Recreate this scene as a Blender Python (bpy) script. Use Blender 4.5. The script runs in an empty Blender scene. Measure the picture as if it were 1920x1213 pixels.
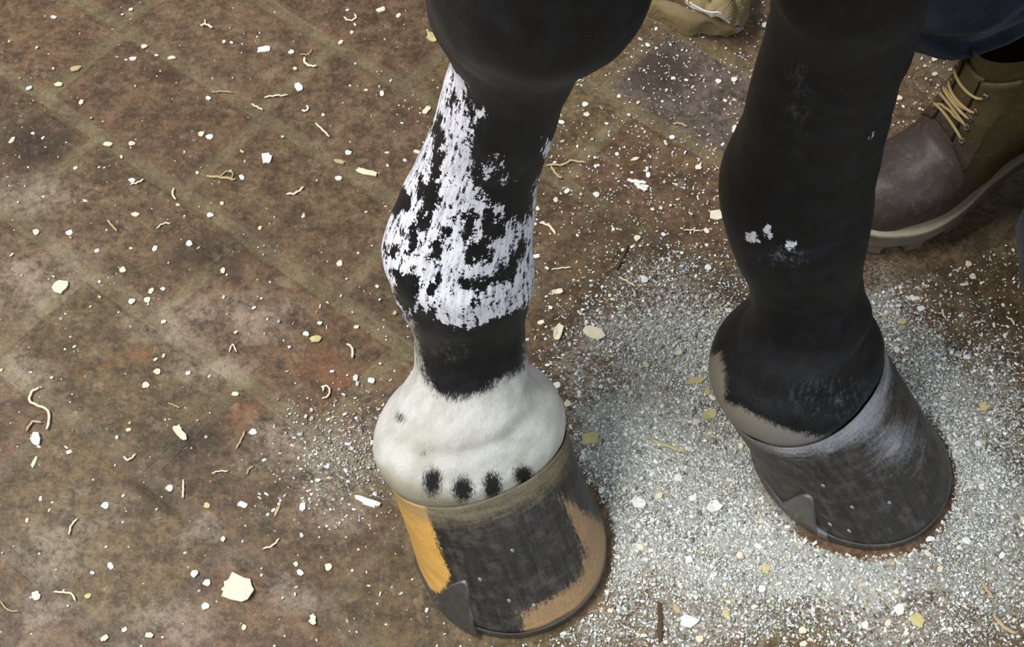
import bpy, bmesh, math, random
import numpy as np
from mathutils import Vector, Matrix, noise as mnoise

SC = bpy.context.scene
COL = SC.collection
RNG = np.random.default_rng(11)
random.seed(11)

# ------------------------------------------------------------------ camera
IW, IH, FPX, CAMH, PITCH = 1920, 1213, 2600.0, 0.88, math.radians(58.3)
cam_d = bpy.data.cameras.new('camera'); cam = bpy.data.objects.new('camera', cam_d); COL.objects.link(cam)
cam.location = (0, 0, CAMH); cam.rotation_euler = (math.pi / 2 - PITCH, 0, 0)
cam_d.sensor_fit = 'HORIZONTAL'; cam_d.sensor_width = 36; cam_d.lens = FPX / IW * 36
cam_d.clip_start = 0.02; cam_d.clip_end = 50
SC.camera = cam

# ------------------------------------------------------------------ light
w = bpy.data.worlds.new('world'); SC.world = w; w.use_nodes = True
w.node_tree.nodes['Background'].inputs[0].default_value = (0.93, 0.96, 1.0, 1)
w.node_tree.nodes['Background'].inputs[1].default_value = 0.40

def area(name, loc, target, size, power, col):
    d = bpy.data.lights.new(name, 'AREA'); d.shape = 'RECTANGLE'; d.size, d.size_y = size
    d.energy = power; d.color = col
    o = bpy.data.objects.new(name, d); COL.objects.link(o); o.location = loc
    o.rotation_euler = (Vector(target) - Vector(loc)).to_track_quat('-Z', 'Y').to_euler()
area('ceiling_tube_light', (-1.25, 0.25, 2.2), (0.0, 0.45, 0.0), (1.5, 0.5), 72, (1.0, 0.98, 0.94))
area('cool_fill_light', (1.6, -1.2, 2.2), (0.1, 0.45, 0.1), (1.2, 0.8), 24, (0.80, 0.90, 1.0))  # unseen cool fill, added for a blue sheen on the right leg
vs = SC.view_settings
vs.view_transform = 'Standard'; vs.look = 'None'; vs.gamma = 1; vs.use_curve_mapping = False; vs.exposure = 0.08

# ------------------------------------------------------------------ geometry helpers
CP, SP = math.cos(PITCH), math.sin(PITCH)
def ray(px, py):
    x = (px - IW / 2) / FPX; y = -(py - IH / 2) / FPX
    return np.array([x, CP + y * SP, -SP + y * CP])
def uz(px, py, z=0.0):
    d = ray(px, py); return np.array([0, 0, CAMH]) + d * ((z - CAMH) / d[2])
def pr(P):
    P = np.asarray(P, float) - np.array([0, 0, CAMH])
    zc = P[..., 1] * CP - P[..., 2] * SP; yc = P[..., 1] * SP + P[..., 2] * CP
    return np.stack([IW / 2 + FPX * P[..., 0] / zc, IH / 2 - FPX * yc / zc], -1)
def depth(P):
    return P[1] * CP - (P[2] - CAMH) * SP
def nrm(v):
    v = np.asarray(v, float); return v / (np.linalg.norm(v) + 1e-12)
def sdf(poly, P):
    """signed distance (inside positive) of 2-d points to a polygon"""
    poly = np.asarray(poly, float); d = np.full(len(P), 1e9); ins = np.zeros(len(P), bool)
    for i in range(len(poly)):
        a, b = poly[i], poly[(i + 1) % len(poly)]
        ab = b - a; t = np.clip(((P - a) @ ab) / (ab @ ab + 1e-9), 0, 1)
        d = np.minimum(d, np.linalg.norm(P - a - t[:, None] * ab, axis=1))
        c = ((a[1] > P[:, 1]) != (b[1] > P[:, 1]))
        with np.errstate(divide='ignore', invalid='ignore'):
            xi = (b[0] - a[0]) * (P[:, 1] - a[1]) / (b[1] - a[1] + 1e-12) + a[0]
        ins ^= c & (P[:, 0] < xi)
    return np.where(ins, d, -d)
def catmull(K, n):
    """K: (k, ...) key samples -> n samples, chord length parametrised"""
    K = np.asarray(K, float); k = len(K); flat = K.reshape(k, -1)
    t = np.concatenate([[0], np.cumsum(np.maximum(1e-6, np.linalg.norm(np.diff(flat, axis=0), axis=1)) ** .5)])
    T = np.linspace(0, t[-1], n); out = np.zeros((n, flat.shape[1]))
    m = np.zeros_like(flat)
    for i in range(k):
        if i == 0: m[i] = (flat[1] - flat[0]) / (t[1] - t[0])
        elif i == k - 1: m[i] = (flat[-1] - flat[-2]) / (t[-1] - t[-2])
        else:
            h0, h1 = t[i] - t[i - 1], t[i + 1] - t[i]
            m[i] = ((flat[i] - flat[i - 1]) / h0 * h1 + (flat[i + 1] - flat[i]) / h1 * h0) / (h0 + h1)
    idx = np.clip(np.searchsorted(t, T, 'right') - 1, 0, k - 2)
    h = (t[idx + 1] - t[idx])[:, None]; s = ((T - t[idx])[:, None]) / h
    out = ((2 * s ** 3 - 3 * s ** 2 + 1) * flat[idx] + (s ** 3 - 2 * s ** 2 + s) * h * m[idx]
           + (-2 * s ** 3 + 3 * s ** 2) * flat[idx + 1] + (s ** 3 - s ** 2) * h * m[idx + 1])
    return out.reshape((n,) + K.shape[1:])
def link(name, me, mat=None, parent=None):
    o = bpy.data.objects.new(name, me); COL.objects.link(o)
    if mat is not None and not me.materials: me.materials.append(mat)
    if parent is not None: o.parent = parent
    return o
def mesh(name, V, F, smooth=False, fix=True):
    me = bpy.data.meshes.new(name)
    me.from_pydata([tuple(map(float, v)) for v in V], [], [tuple(map(int, f)) for f in F])
    if fix:
        bm = bmesh.new(); bm.from_mesh(me); bmesh.ops.recalc_face_normals(bm, faces=bm.faces); bm.to_mesh(me); bm.free()
    if smooth: me.shade_smooth()
    me.update(); return me
def loft_faces(nv, nu, close=True, cap0=True, cap1=True):
    F = []
    for i in range(nv - 1):
        for j in range(nu if close else nu - 1):
            a = i * nu + j; b = i * nu + (j + 1) % nu
            F.append((a, b, b + nu, a + nu))
    if cap0: F.append(tuple(range(nu))[::-1])
    if cap1: F.append(tuple((nv - 1) * nu + j for j in range(nu)))
    return F
def pattr(me, name, vals):
    vals = np.asarray(vals, np.float32)
    if vals.ndim == 1:
        a = me.attributes.new(name, 'FLOAT', 'POINT'); a.data.foreach_set('value', vals)
    else:
        a = me.attributes.new(name, 'FLOAT_VECTOR', 'POINT'); a.data.foreach_set('vector', vals.ravel())
def empty(name, loc=(0, 0, 0)):
    o = bpy.data.objects.new(name, None); COL.objects.link(o); o.location = loc; o.empty_display_size = 0.05; return o
def tag(o, label, cat=None, group=None, kind=None):
    if label: o['label'] = label
    if cat: o['category'] = cat
    if group: o['group'] = group
    if kind: o['kind'] = kind
    return o

# ------------------------------------------------------------------ shader helpers
def lin(r, g, b):
    f = lambda c: (c / 255 / 12.92) if c / 255 <= 0.04045 else ((c / 255 + 0.055) / 1.055) ** 2.4
    return (f(r), f(g), f(b), 1.0)
class S:
    def __init__(s, name, rough=0.6, spec=0.4):
        s.m = bpy.data.materials.new(name); s.m.use_nodes = True; s.t = s.m.node_tree
        s.b = s.t.nodes['Principled BSDF']; s.b.inputs['Roughness'].default_value = rough
        s.b.inputs['Specular IOR Level'].default_value = spec
    def n(s, typ, ins=None, **at):
        o = s.t.nodes.new(typ)
        for k, v in at.items(): setattr(o, k, v)
        for k, v in (ins or {}).items(): s.put(o.inputs[k], v)
        return o
    def put(s, sock, v):
        if isinstance(v, bpy.types.NodeSocket): s.t.links.new(v, sock)
        elif isinstance(v, (tuple, list)) and len(v) == 4 and sock.type == 'VECTOR': sock.default_value = v[:3]
        else: sock.default_value = v
    def ma(s, op, a, b=0.0, c=0.0, clamp=False):
        return s.n('ShaderNodeMath', {0: a, 1: b, 2: c}, operation=op, use_clamp=clamp).outputs[0]
    def vm(s, op, a, b=(0, 0, 0)):
        o = s.n('ShaderNodeVectorMath', {0: a, 1: b}, operation=op)
        return o.outputs['Value'] if op in ('LENGTH', 'DOT_PRODUCT', 'DISTANCE') else o.outputs[0]
    def pos(s): return s.n('ShaderNodeNewGeometry').outputs['Position']
    def attr(s, name, out='Fac'): return s.n('ShaderNodeAttribute', attribute_name=name).outputs[out]
    def noise(s, vec, scale, detail=3.0, rough=0.55, out=0, dist=0.0):
        return s.n('ShaderNodeTexNoise', {'Vector': vec, 'Scale': scale, 'Detail': detail, 'Roughness': rough, 'Distortion': dist}).outputs[out]
    def step(s, v, lo, hi, a=0.0, b=1.0):
        return s.n('ShaderNodeMapRange', {0: v, 1: lo, 2: hi, 3: a, 4: b}, interpolation_type='SMOOTHSTEP').outputs[0]
    def mix(s, fac, a, b, mode='MIX'):
        o = s.n('ShaderNodeMix', data_type='RGBA', blend_type=mode)
        s.put(o.inputs[0], fac); s.put(o.inputs[6], a); s.put(o.inputs[7], b); return o.outputs[2]
    def color(s, c): s.put(s.b.inputs['Base Color'], c); return s
    def rough(s, v): s.put(s.b.inputs['Roughness'], v); return s
    def bump(s, hgt, dist=0.002, st=0.5):
        o = s.n('ShaderNodeBump', {'Height': hgt, 'Distance': dist, 'Strength': st}); s.put(s.b.inputs['Normal'], o.outputs[0]); return s
def scaled(s, vec, k): return s.vm('MULTIPLY', vec, k)
def blob(s, pos, px, py, rx, ry, soft=0.0):
    """round stain, dust or painted shade patch lying on the floor round a ground point"""
    c = uz(px, py); r = np.linalg.norm(uz(px + rx, py) - c); q = np.linalg.norm(uz(px, py + ry) - c)
    v = s.vm('MULTIPLY', s.vm('SUBTRACT', pos, (c[0], c[1], 0)), (1 / r, 1 / q, 0.0))
    return s.step(s.vm('LENGTH', v), 1.0, soft)
def plain(name, c, rough=0.6, spec=0.4, var=0.25, scale=80, metal=0.0):
    s = S(name, rough, spec); nz = s.noise(s.pos(), scale, 4)
    k = tuple(max(0, x * (1 - var)) for x in c[:3]) + (1,); l = tuple(min(1, x * (1 + var)) for x in c[:3]) + (1,)
    s.color(s.mix(nz, k, l)); s.b.inputs['Metallic'].default_value = metal; return s.m

# ------------------------------------------------------------------ hoof frames (ground centres, toe directions)
HOOF = {
    'L': dict(G=np.array([-0.002, 0.369, 0.0]), F=nrm([0.44, -0.90, 0]), w=0.0635, lf=0.067, lb=0.068, so=-0.0045),
    'R': dict(G=np.array([0.238, 0.428, 0.0]), F=nrm([0.80, -0.60, 0]), w=0.0615, lf=0.067, lb=0.074, so=0.0),
}
for hk in HOOF.values(): hk['S'] = np.array([-hk['F'][1], hk['F'][0], 0])   # towards the picture's right

# dust patches: (px, py, rx, ry, strength)
DUST = [(1300, 690, 190, 170, 1.0), (1210, 850, 190, 190, .85), (1340, 1000, 230, 170, .85), (1560, 1085, 300, 110, .8),
        (1810, 900, 150, 230, .85), (1740, 740, 120, 150, .7), (1665, 600, 110, 130, .45), (1260, 560, 170, 110, .35),
        (1090, 720, 90, 140, .35), (1160, 980, 100, 210, .8), (1800, 1080, 190, 120, .5), (1090, 1170, 190, 80, .35),
        (640, 860, 170, 150, .24), (1400, 860, 130, 130, .8), (1450, 1010, 150, 90, .8), (1180, 640, 130, 120, .45), (1620, 560, 80, 70, .4), (1350, 1150, 330, 110, .42), (1840, 1040, 190, 230, .5), (1850, 750, 130, 170, .4), (1680, 1180, 240, 90, .42)]
def dust_field(P):
    d = np.zeros(len(P))
    for px, py, rx, ry, st in DUST:
        c = uz(px, py); r = 1.3 * np.linalg.norm(uz(px + rx, py) - c); q = 1.3 * np.linalg.norm(uz(px, py + ry) - c)
        t = np.clip(1 - np.sqrt(((P[:, 0] - c[0]) / r) ** 2 + ((P[:, 1] - c[1]) / q) ** 2), 0, 1)
        d = np.maximum(d, st * t * t * (3 - 2 * t) ) + 0.25 * st * t
    return np.clip(d, 0, 1)

# ------------------------------------------------------------------ floor of pavers
TH = math.radians(52.25); NB, NA = 0.0964, 0.1623; OFFN, OFFM = 0.5578, 0.7816
RN = np.array([math.cos(TH), math.sin(TH), 0]); RM = np.array([-RN[1], RN[0], 0])

def floor_material(name, bed):
    s = S(name, 0.5, 0.35); p = s.pos()
    big = s.noise(p, 9, 4, .6); mid = s.noise(p, 45, 5, .65); fine = s.noise(p, 260, 4, .7); grit = s.noise(p, 620, 2, .6); blot = s.noise(p, 150, 5, .75)
    fade = s.ma('MAXIMUM', blob(s, p, 250, 1080, 700, 460, soft=.45), blob(s, p, 1500, 700, 760, 560, soft=.6))
    if bed:
        base = s.mix(s.step(mid, .3, .7), lin(95, 82, 60), lin(124, 110, 82)); base = s.mix(fade, base, s.mix(s.step(s.ma('ADD', s.ma('MULTIPLY', mid, .5), s.ma('MULTIPLY', blot, .5)), .34, .66), lin(64, 52, 39), lin(108, 92, 72)))
    else:
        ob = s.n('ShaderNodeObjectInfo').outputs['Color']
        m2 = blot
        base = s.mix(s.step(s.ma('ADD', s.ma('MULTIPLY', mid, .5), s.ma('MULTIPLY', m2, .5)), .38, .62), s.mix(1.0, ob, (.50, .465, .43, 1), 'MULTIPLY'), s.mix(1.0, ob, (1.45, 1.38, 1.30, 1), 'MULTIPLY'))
        # sand trodden from the joints over the paver edges
        oc = s.n('ShaderNodeSeparateXYZ', {0: s.vm('ABSOLUTE', s.n('ShaderNodeTexCoord').outputs['Object'])})
        ed = s.ma('MINIMUM', s.ma('SUBTRACT', NA / 2, oc.outputs[0]), s.ma('SUBTRACT', NB / 2, oc.outputs[1]))
        ed = s.step(s.ma('ADD', ed, s.ma('MULTIPLY', s.ma('SUBTRACT', mid, .5), .012)), .0085, .002)
        base = s.mix(s.ma('MULTIPLY', ed, s.ma('MULTIPLY_ADD', fade, -.62, .62)), base, lin(120, 107, 82))
    worn = s.noise(s.vm('ADD', p, (3.1, 1.7, 0)), 62, 5, .7); base = s.mix(s.ma('MULTIPLY', s.step(worn, .54, .68), .34), base, lin(156, 138, 116)); base = s.mix(s.ma('MULTIPLY', s.step(worn, .44, .32), .5), base, lin(58, 45, 33))
    base = s.mix(s.ma('MULTIPLY', s.step(big, .5, .72), .4), base, lin(72, 57, 42))
    wp = s.vm('ADD', p, s.vm('MULTIPLY', s.vm('SUBTRACT', s.noise(p, 22, 3, .6, out=1), (.5, .5, .5)), (.07, .07, 0)))
    def stain(lst, col, amt, soft=.2):
        nonlocal base
        acc = None
        for b in lst:
            m = blob(s, wp, *b, soft=soft); acc = m if acc is None else s.ma('MAXIMUM', acc, m)
        base = s.mix(s.ma('MULTIPLY', s.ma('MULTIPLY', acc, s.step(s.ma('ADD', s.ma('MULTIPLY', mid, .45), s.ma('MULTIPLY', blot, .55)), .36, .60)), amt), base, col)
    # rusty and dark stains of the floor, plus one painted shadow patch
    stain([(160, 688, 42, 30), (238, 678, 45, 34), (450, 790, 60, 50), (620, 700, 90, 70)], lin(134, 78, 46), .42)
    stain([(155, 188, 24, 18), (262, 147, 20, 10), (322, 139, 20, 13), (395, 180, 14, 8), (265, 940, 55, 38), (300, 950, 30, 18), (350, 830, 60, 70), (75, 270, 90, 70), (390, 470, 130, 70), (1240, 130, 90, 70)],  # last patch paints in the shadow in front of the paper
          lin(38, 28, 22), .9)
    # thin pale powder trodden over the floor
    stain([(60, 520, 160, 100), (330, 620, 130, 70), (400, 690, 120, 60), (560, 840, 170, 90), (640, 930, 120, 110), (380, 1010, 90, 60), (100, 1040, 130, 80), (90, 1160, 110, 70), (330, 1170, 160, 70), (470, 590, 150, 70), (560, 1120, 90, 60), (60, 380, 130, 70), (40, 700, 90, 70), (160, 970, 90, 50)],
          lin(168, 156, 140), .5, 0.0)
    dsum = None
    for px, py, rx, ry, st in DUST:
        m = s.ma('MULTIPLY', blob(s, wp, px, py, rx * 1.2, ry * 1.2, soft=.1), st)
        dsum = m if dsum is None else s.ma('MAXIMUM', dsum, m)
    spk = s.ma('ADD', s.ma('MULTIPLY', s.ma('SUBTRACT', fine, .5), 1.7), s.ma('MULTIPLY', s.ma('SUBTRACT', grit, .5), 1.5))
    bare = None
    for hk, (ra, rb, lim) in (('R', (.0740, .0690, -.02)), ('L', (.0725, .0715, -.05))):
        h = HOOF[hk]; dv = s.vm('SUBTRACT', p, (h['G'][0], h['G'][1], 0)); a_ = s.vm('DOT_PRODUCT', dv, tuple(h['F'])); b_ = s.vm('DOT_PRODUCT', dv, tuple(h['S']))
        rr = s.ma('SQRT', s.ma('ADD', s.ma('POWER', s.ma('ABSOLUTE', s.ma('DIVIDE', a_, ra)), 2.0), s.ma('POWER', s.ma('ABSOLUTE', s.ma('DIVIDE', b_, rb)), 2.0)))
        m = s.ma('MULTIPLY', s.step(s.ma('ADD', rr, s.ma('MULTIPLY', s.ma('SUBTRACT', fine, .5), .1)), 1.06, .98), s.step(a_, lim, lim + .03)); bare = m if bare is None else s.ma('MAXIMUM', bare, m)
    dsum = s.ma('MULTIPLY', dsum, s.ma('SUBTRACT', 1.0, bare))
    pw = s.step(s.ma('ADD', s.ma('SUBTRACT', dsum, .40), s.ma('MULTIPLY', spk, .55)), -.30, .34)
    base = s.mix(s.ma('MULTIPLY', pw, .86), base, s.mix(fine, lin(140, 141, 131), lin(196, 198, 189)))
    base = s.mix(s.ma('MULTIPLY', s.step(s.ma('ADD', s.ma('MULTIPLY', fine, .6), s.ma('MULTIPLY', grit, .4)), .52, .36), s.ma('MULTIPLY_ADD', pw, -.3, .42)), base, lin(38, 29, 21))
    # a light sprinkle everywhere
    sp = s.step(s.ma('ADD', s.ma('MULTIPLY', fine, .5), s.ma('MULTIPLY', grit, .5)), .60, .68)
    base = s.mix(s.ma('MULTIPLY', sp, .4), base, lin(176, 162, 138))
    s.color(base)
    s.rough(s.ma('ADD', s.ma('MULTIPLY', pw, .35), s.ma('ADD', .42, s.ma('MULTIPLY', mid, .2)), clamp=True))
    s.bump(s.ma('ADD', s.ma('MULTIPLY', mid, .6), s.ma('MULTIPLY', fine, .5)), .0016, .55)
    return s.m

bed = mesh('floor', [(x, y, -0.0003 if k == 0 else -0.03) for k in (0, 1) for x, y in ((-1.3, -.5), (1.3, -.5), (1.3, 1.9), (-1.3, 1.9))],
           [(0, 1, 2, 3), (7, 6, 5, 4), (0, 4, 5, 1), (1, 5, 6, 2), (2, 6, 7, 3), (3, 7, 4, 0)])
floor = tag(link('floor', bed, floor_material('joint_filling', True)), 'brown stable floor of staggered pavers with sandy joints', 'floor', kind='structure')
MAT_PAVER = floor_material('brown_paver', False)
def paver_mesh(k):
    r = random.Random(k); gap = 0.0050; L, Wd, t = NA - gap, NB - gap, 0.02
    V, F = [], []
    for z, ins in ((-t, 0.0), (-0.0016, 0.0), (-0.0003, 0.0022), (0.0002, 0.007)):
        for sx, sy in ((-1, -1), (0, -1), (1, -1), (1, 1), (0, 1), (-1, 1)):
            V.append((sx * (L / 2 - ins) + r.uniform(-.0007, .0007), sy * (Wd / 2 - ins) + r.uniform(-.0009, .0009), z))
    F = loft_faces(4, 6); return mesh('paver', V, F)
PM = [paver_mesh(k) for k in range(5)]
TINT = [(100, 83, 63), (95, 79, 59), (103, 85, 66), (97, 83, 60), (101, 81, 62), (93, 77, 59)]
ROWOFF = {-2: .27, -1: .45, 0: -.02, 1: .03, 2: .45}
special = {}
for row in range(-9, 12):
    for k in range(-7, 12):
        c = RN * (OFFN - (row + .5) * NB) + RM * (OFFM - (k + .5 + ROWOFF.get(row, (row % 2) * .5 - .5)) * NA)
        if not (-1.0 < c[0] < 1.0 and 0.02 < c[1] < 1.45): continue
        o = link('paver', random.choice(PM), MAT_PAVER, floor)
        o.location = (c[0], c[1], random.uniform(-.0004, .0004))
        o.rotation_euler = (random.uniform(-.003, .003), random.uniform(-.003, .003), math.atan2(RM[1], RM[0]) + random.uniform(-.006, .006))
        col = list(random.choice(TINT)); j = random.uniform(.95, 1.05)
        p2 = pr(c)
        if abs(p2[0] - 1400) < 90 and abs(p2[1] - 150) < 90: col = [100, 89, 83]  # purplish grey tint stands in for light falling on the floor here
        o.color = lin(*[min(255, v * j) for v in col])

# ------------------------------------------------------------------ coat and hoof materials
def coat_material():
    s = S('horse_coat', 0.48, 0.24)
    lp = s.attr('lp', 'Vector')
    streak = s.noise(s.vm('MULTIPLY', lp, (1, 1, .16)), 4.2, 4, .7); hair = s.noise(s.vm('MULTIPLY', lp, (1, 1, .12)), 28, 3, .6)
    rag = s.noise(lp, 5.0, 5, .72); lump = s.noise(s.vm('MULTIPLY', lp, (1, 1, .7)), 2.1, 3, .65); soft = s.noise(lp, .9, 3)
    black = s.mix(s.step(soft, .4, .75), lin(9, 9, 10), lin(23, 25, 30))
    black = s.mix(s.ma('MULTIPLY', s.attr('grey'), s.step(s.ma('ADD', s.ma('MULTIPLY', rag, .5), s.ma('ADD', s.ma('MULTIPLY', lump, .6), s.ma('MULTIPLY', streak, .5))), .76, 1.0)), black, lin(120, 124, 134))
    sk = s.ma('ADD', s.attr('sock'), s.ma('MULTIPLY', s.ma('SUBTRACT', hair, .5), 4.0))
    sk = s.step(s.ma('ADD', sk, s.ma('MULTIPLY', s.ma('SUBTRACT', lump, .5), 3.0)), -.7, .9)
    white = s.mix(s.step(soft, .35, .65), lin(206, 206, 202), lin(186, 185, 176))
    white = s.mix(s.ma('MULTIPLY', s.step(rag, .56, .7), .35), white, lin(140, 136, 118))
    white = s.mix(s.attr('dim'), white, lin(128, 126, 126)); white = s.mix(s.ma('MULTIPLY', s.attr('ochre'), .7), white, s.mix(s.attr('dim'), lin(146, 138, 106), lin(118, 108, 78)))
    c = s.mix(sk, black, white)
    er = s.ma('ADD', s.attr('ermine'), s.ma('MULTIPLY', s.ma('SUBTRACT', hair, .5), 4.5))
    c = s.mix(s.step(er, -.7, 1.1), c, lin(30, 29, 29))
    pt = s.ma('ADD', s.attr('paint'), s.ma('MULTIPLY', s.ma('SUBTRACT', streak, .5), 6.0))
    pt = s.ma('ADD', s.ma('ADD', pt, s.ma('MULTIPLY', s.ma('SUBTRACT', rag, .5), 6.5)), s.ma('MULTIPLY', s.ma('SUBTRACT', lump, .5), 7.0))
    pt = s.step(pt, .25, .60)
    c = s.mix(pt, c, s.mix(s.step(streak, .35, .6), lin(196, 196, 210), lin(240, 240, 248)))
    s.color(c)
    s.rough(s.ma('ADD', .46, s.ma('MULTIPLY', s.ma('MAXIMUM', sk, pt), .35)))
    s.bump(s.ma('ADD', s.ma('ADD', s.ma('MULTIPLY', hair, .6), s.ma('MULTIPLY', pt, .8)), s.ma('MULTIPLY', s.noise(lp, 16, 3), .5)), .0011, .7)
    s.b.inputs['Sheen Weight'].default_value = .03; s.b.inputs['Sheen Roughness'].default_value = .5
    return s.m
def hoof_material():
    s = S('hoof_horn', 0.42, 0.5)
    lp = s.attr('lp', 'Vector')
    grain = s.noise(s.vm('MULTIPLY', lp, (1, 1, .1)), 3.2, 4, .6); rings = s.noise(s.vm('MULTIPLY', lp, (.12, .12, 1)), 3.5, 3); sp = s.noise(lp, 5, 4, .7)
    c = s.mix(s.step(grain, .3, .75), lin(31, 30, 30), lin(52, 49, 46))
    c = s.mix(s.ma('MULTIPLY', s.step(s.noise(lp, 1.1, 4, .65), .45, .7), .45), c, lin(92, 86, 74))
    c = s.mix(s.ma('MULTIPLY', s.step(rings, .5, .75), .10), c, lin(92, 90, 88))
    rg = s.ma('ADD', s.ma('MULTIPLY', s.ma('SUBTRACT', sp, .5), 3.2), s.ma('MULTIPLY', s.ma('SUBTRACT', grain, .5), 2.6))
    tan = s.step(s.ma('ADD', s.attr('tan'), rg), -.5, .9)
    yel = s.step(s.ma('ADD', s.attr('yellow'), rg), -.4, .7)
    c = s.mix(tan, c, s.mix(sp, lin(128, 102, 72), lin(172, 142, 104)))
    c = s.mix(yel, c, s.mix(sp, lin(184, 138, 68), lin(226, 180, 98)))
    d = s.step(s.ma('ADD', s.attr('dust'), s.ma('MULTIPLY', s.ma('SUBTRACT', s.ma('ADD', s.ma('MULTIPLY', sp, .5), s.ma('MULTIPLY', rings, .5)), .5), 1.5)), .25, 1.0)
    c = s.mix(s.ma('MULTIPLY', d, .8), c, s.mix(s.attr('warm'), lin(160, 160, 166), lin(128, 118, 92)))
    s.color(c); s.rough(s.ma('ADD', .34, s.ma('ADD', s.ma('MULTIPLY', d, .45), s.ma('MULTIPLY', sp, .2))))
    s.bump(s.ma('ADD', s.ma('MULTIPLY', grain, .5), s.ma('ADD', s.ma('MULTIPLY', rings, .35), s.ma('MULTIPLY', sp, .4))), .0012, .6)
    return s.m
MAT_COAT = coat_material(); MAT_HOOF = hoof_material()
def steel(name, c, rough):
    s = S(name, rough, .5); s.b.inputs['Metallic'].default_value = .85
    nz = s.noise(s.pos(), 160, 4, .7); s.color(s.mix(nz, tuple(x * .55 for x in c[:3]) + (1,), c)); s.rough(s.ma('ADD', rough - .1, s.ma('MULTIPLY', nz, .3))); return s.m
MAT_SHOE = steel('worn_steel', lin(132, 131, 130), .30); MAT_NAIL = steel('nail_steel', lin(190, 190, 188), .4)

# ------------------------------------------------------------------ legs
EDGES = {
 'L': ([(806, -120), (812, -50), (825, 0), (838, 36), (858, 71), (849, 96), (840, 145), (831, 171), (812, 224), (792, 274), (769, 323), (754, 350), (737, 385), (729, 408), (721, 445), (715, 477), (723, 506), (735, 538), (744, 566), (767, 601), (775, 618), (776, 640), (778, 680), (772, 720), (764, 760), (764, 820)],
       [(1260, -120), (1250, -50), (1217, 0), (1187, 36), (1155, 73), (1105, 115), (1085, 138), (1062, 185), (1049, 224), (1036, 260), (1023, 297), (1013, 330), (1005, 355), (1000, 402), (996, 460), (1000, 494), (998, 537), (989, 561), (983, 595), (987, 638), (987, 667), (993, 690), (1014, 712), (1040, 750), (1060, 820)]),
 'R': ([(1458, -120), (1452, -40), (1446, 0), (1436, 49), (1415, 128), (1399, 198), (1382, 247), (1364, 284), (1356, 315), (1349, 350), (1354, 396), (1362, 429), (1374, 466), (1391, 500), (1405, 535), (1410, 560), (1410, 594), (1402, 620), (1390, 660), (1380, 720)],
       [(1770, -120), (1750, -40), (1739, 0), (1729, 37), (1708, 103), (1700, 124), (1679, 181), (1659, 256), (1646, 309), (1638, 350), (1638, 392), (1626, 445), (1615, 490), (1613, 520), (1620, 560), (1633, 594), (1655, 625), (1672, 660), (1680, 720)]),
}
AXIS = {
 'L': [(884, 690, .118), (881, 645, .133), (877, 610, .147), (870, 575, .161), (865, 540, .176), (859, 505, .191), (857, 475, .204), (861, 440, .218), (868, 405, .233), (880, 360, .253), (893, 325, .270), (907, 290, .287), (921, 250, .307), (936, 210, .327), (952, 170, .346), (966, 140, .361), (980, 108, .376), (1000, 70, .394), (1018, 30, .415), (1032, -12, .438), (1042, -60, .462)],
 'R': [(1511, 590, .120), (1511, 562, .132), (1508, 535, .144), (1503, 505, .158), (1499, 470, .174), (1496, 440, .187), (1494, 410, .199), (1493, 380, .211), (1496, 350, .224), (1500, 318, .240), (1509, 285, .257), (1519, 250, .275), (1532, 205, .300), (1545, 160, .323), (1558, 115, .345), (1570, 70, .367), (1582, 25, .389), (1592, -15, .408), (1600, -55, .428)],
}
# section depth as a share of the half width (front, back), by height
def sect(z):
    return (np.interp(z, [.11, .15, .20, .25, .34, .385, .45], [.95, .95, 1.0, .95, .90, .82, 1.0]),
            np.interp(z, [.11, .15, .20, .25, .36, .42], [1.0, 1.15, 1.35, 1.35, 1.4, 1.3]))
LOW = {  # rings of the coronet and heel bulbs: along toe dir, sideways, z, slope, half width, front, back
 'L': [(-.036, -.002, .056, .36, .054, .040, .046), (-.044, -.003, .0675, .36, .0600, .0435, .051), (-.047, -.0035, .075, .34, .0628, .0445, .053),
       (-.051, -.004, .085, .29, .0632, .0435, .053), (-.055, -.004, .095, .25, .0585, .041, .048), (-.059, -.003, .103, .23, .049, .039, .041), (-.062, -.002, .110, .24, .0425, .038, .037)],
 'R': [(-.038, .000, .054, .34, .052, .040, .048), (-.051, .000, .0675, .34, .0590, .0430, .055), (-.052, .000, .073, .32, .0610, .0440, .059),
       (-.056, .000, .084, .27, .0615, .0430, .061), (-.060, .000, .095, .22, .0575, .040, .056), (-.063, .000, .104, .20, .048, .039, .046), (-.065, .000, .111, .23, .041, .038, .038)],
}
NU = 180
PHI = np.linspace(0, 2 * math.pi, NU, endpoint=False)   # 0 = toe side, grows towards the picture's right
def oval(c, F, Sd, up, w, lf, lb, slope, sq=2.0, phi=PHI):
    co, si = np.cos(phi), np.sin(phi)
    e = 2 / sq
    co2 = np.sign(co) * np.abs(co) ** e; si2 = np.sign(si) * np.abs(si) ** e
    a = np.where(co > 0, lf, lb) * co2; b = w * si2 * np.where(co < 0, 1 - .10 * co ** 2, 1)
    return c + a[:, None] * F + b[:, None] * Sd + (slope * a)[:, None] * up
UP = np.array([0, 0, 1.0])
def low_ring(k, r, phi=PHI):
    h = HOOF[k]; al, sd_, z, sl, w_, lf, lb = r
    return oval(h['G'] + h['F'] * al + h['S'] * sd_ + UP * z, h['F'], h['S'], UP, w_, lf, lb, sl, 2.15, phi)
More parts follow.
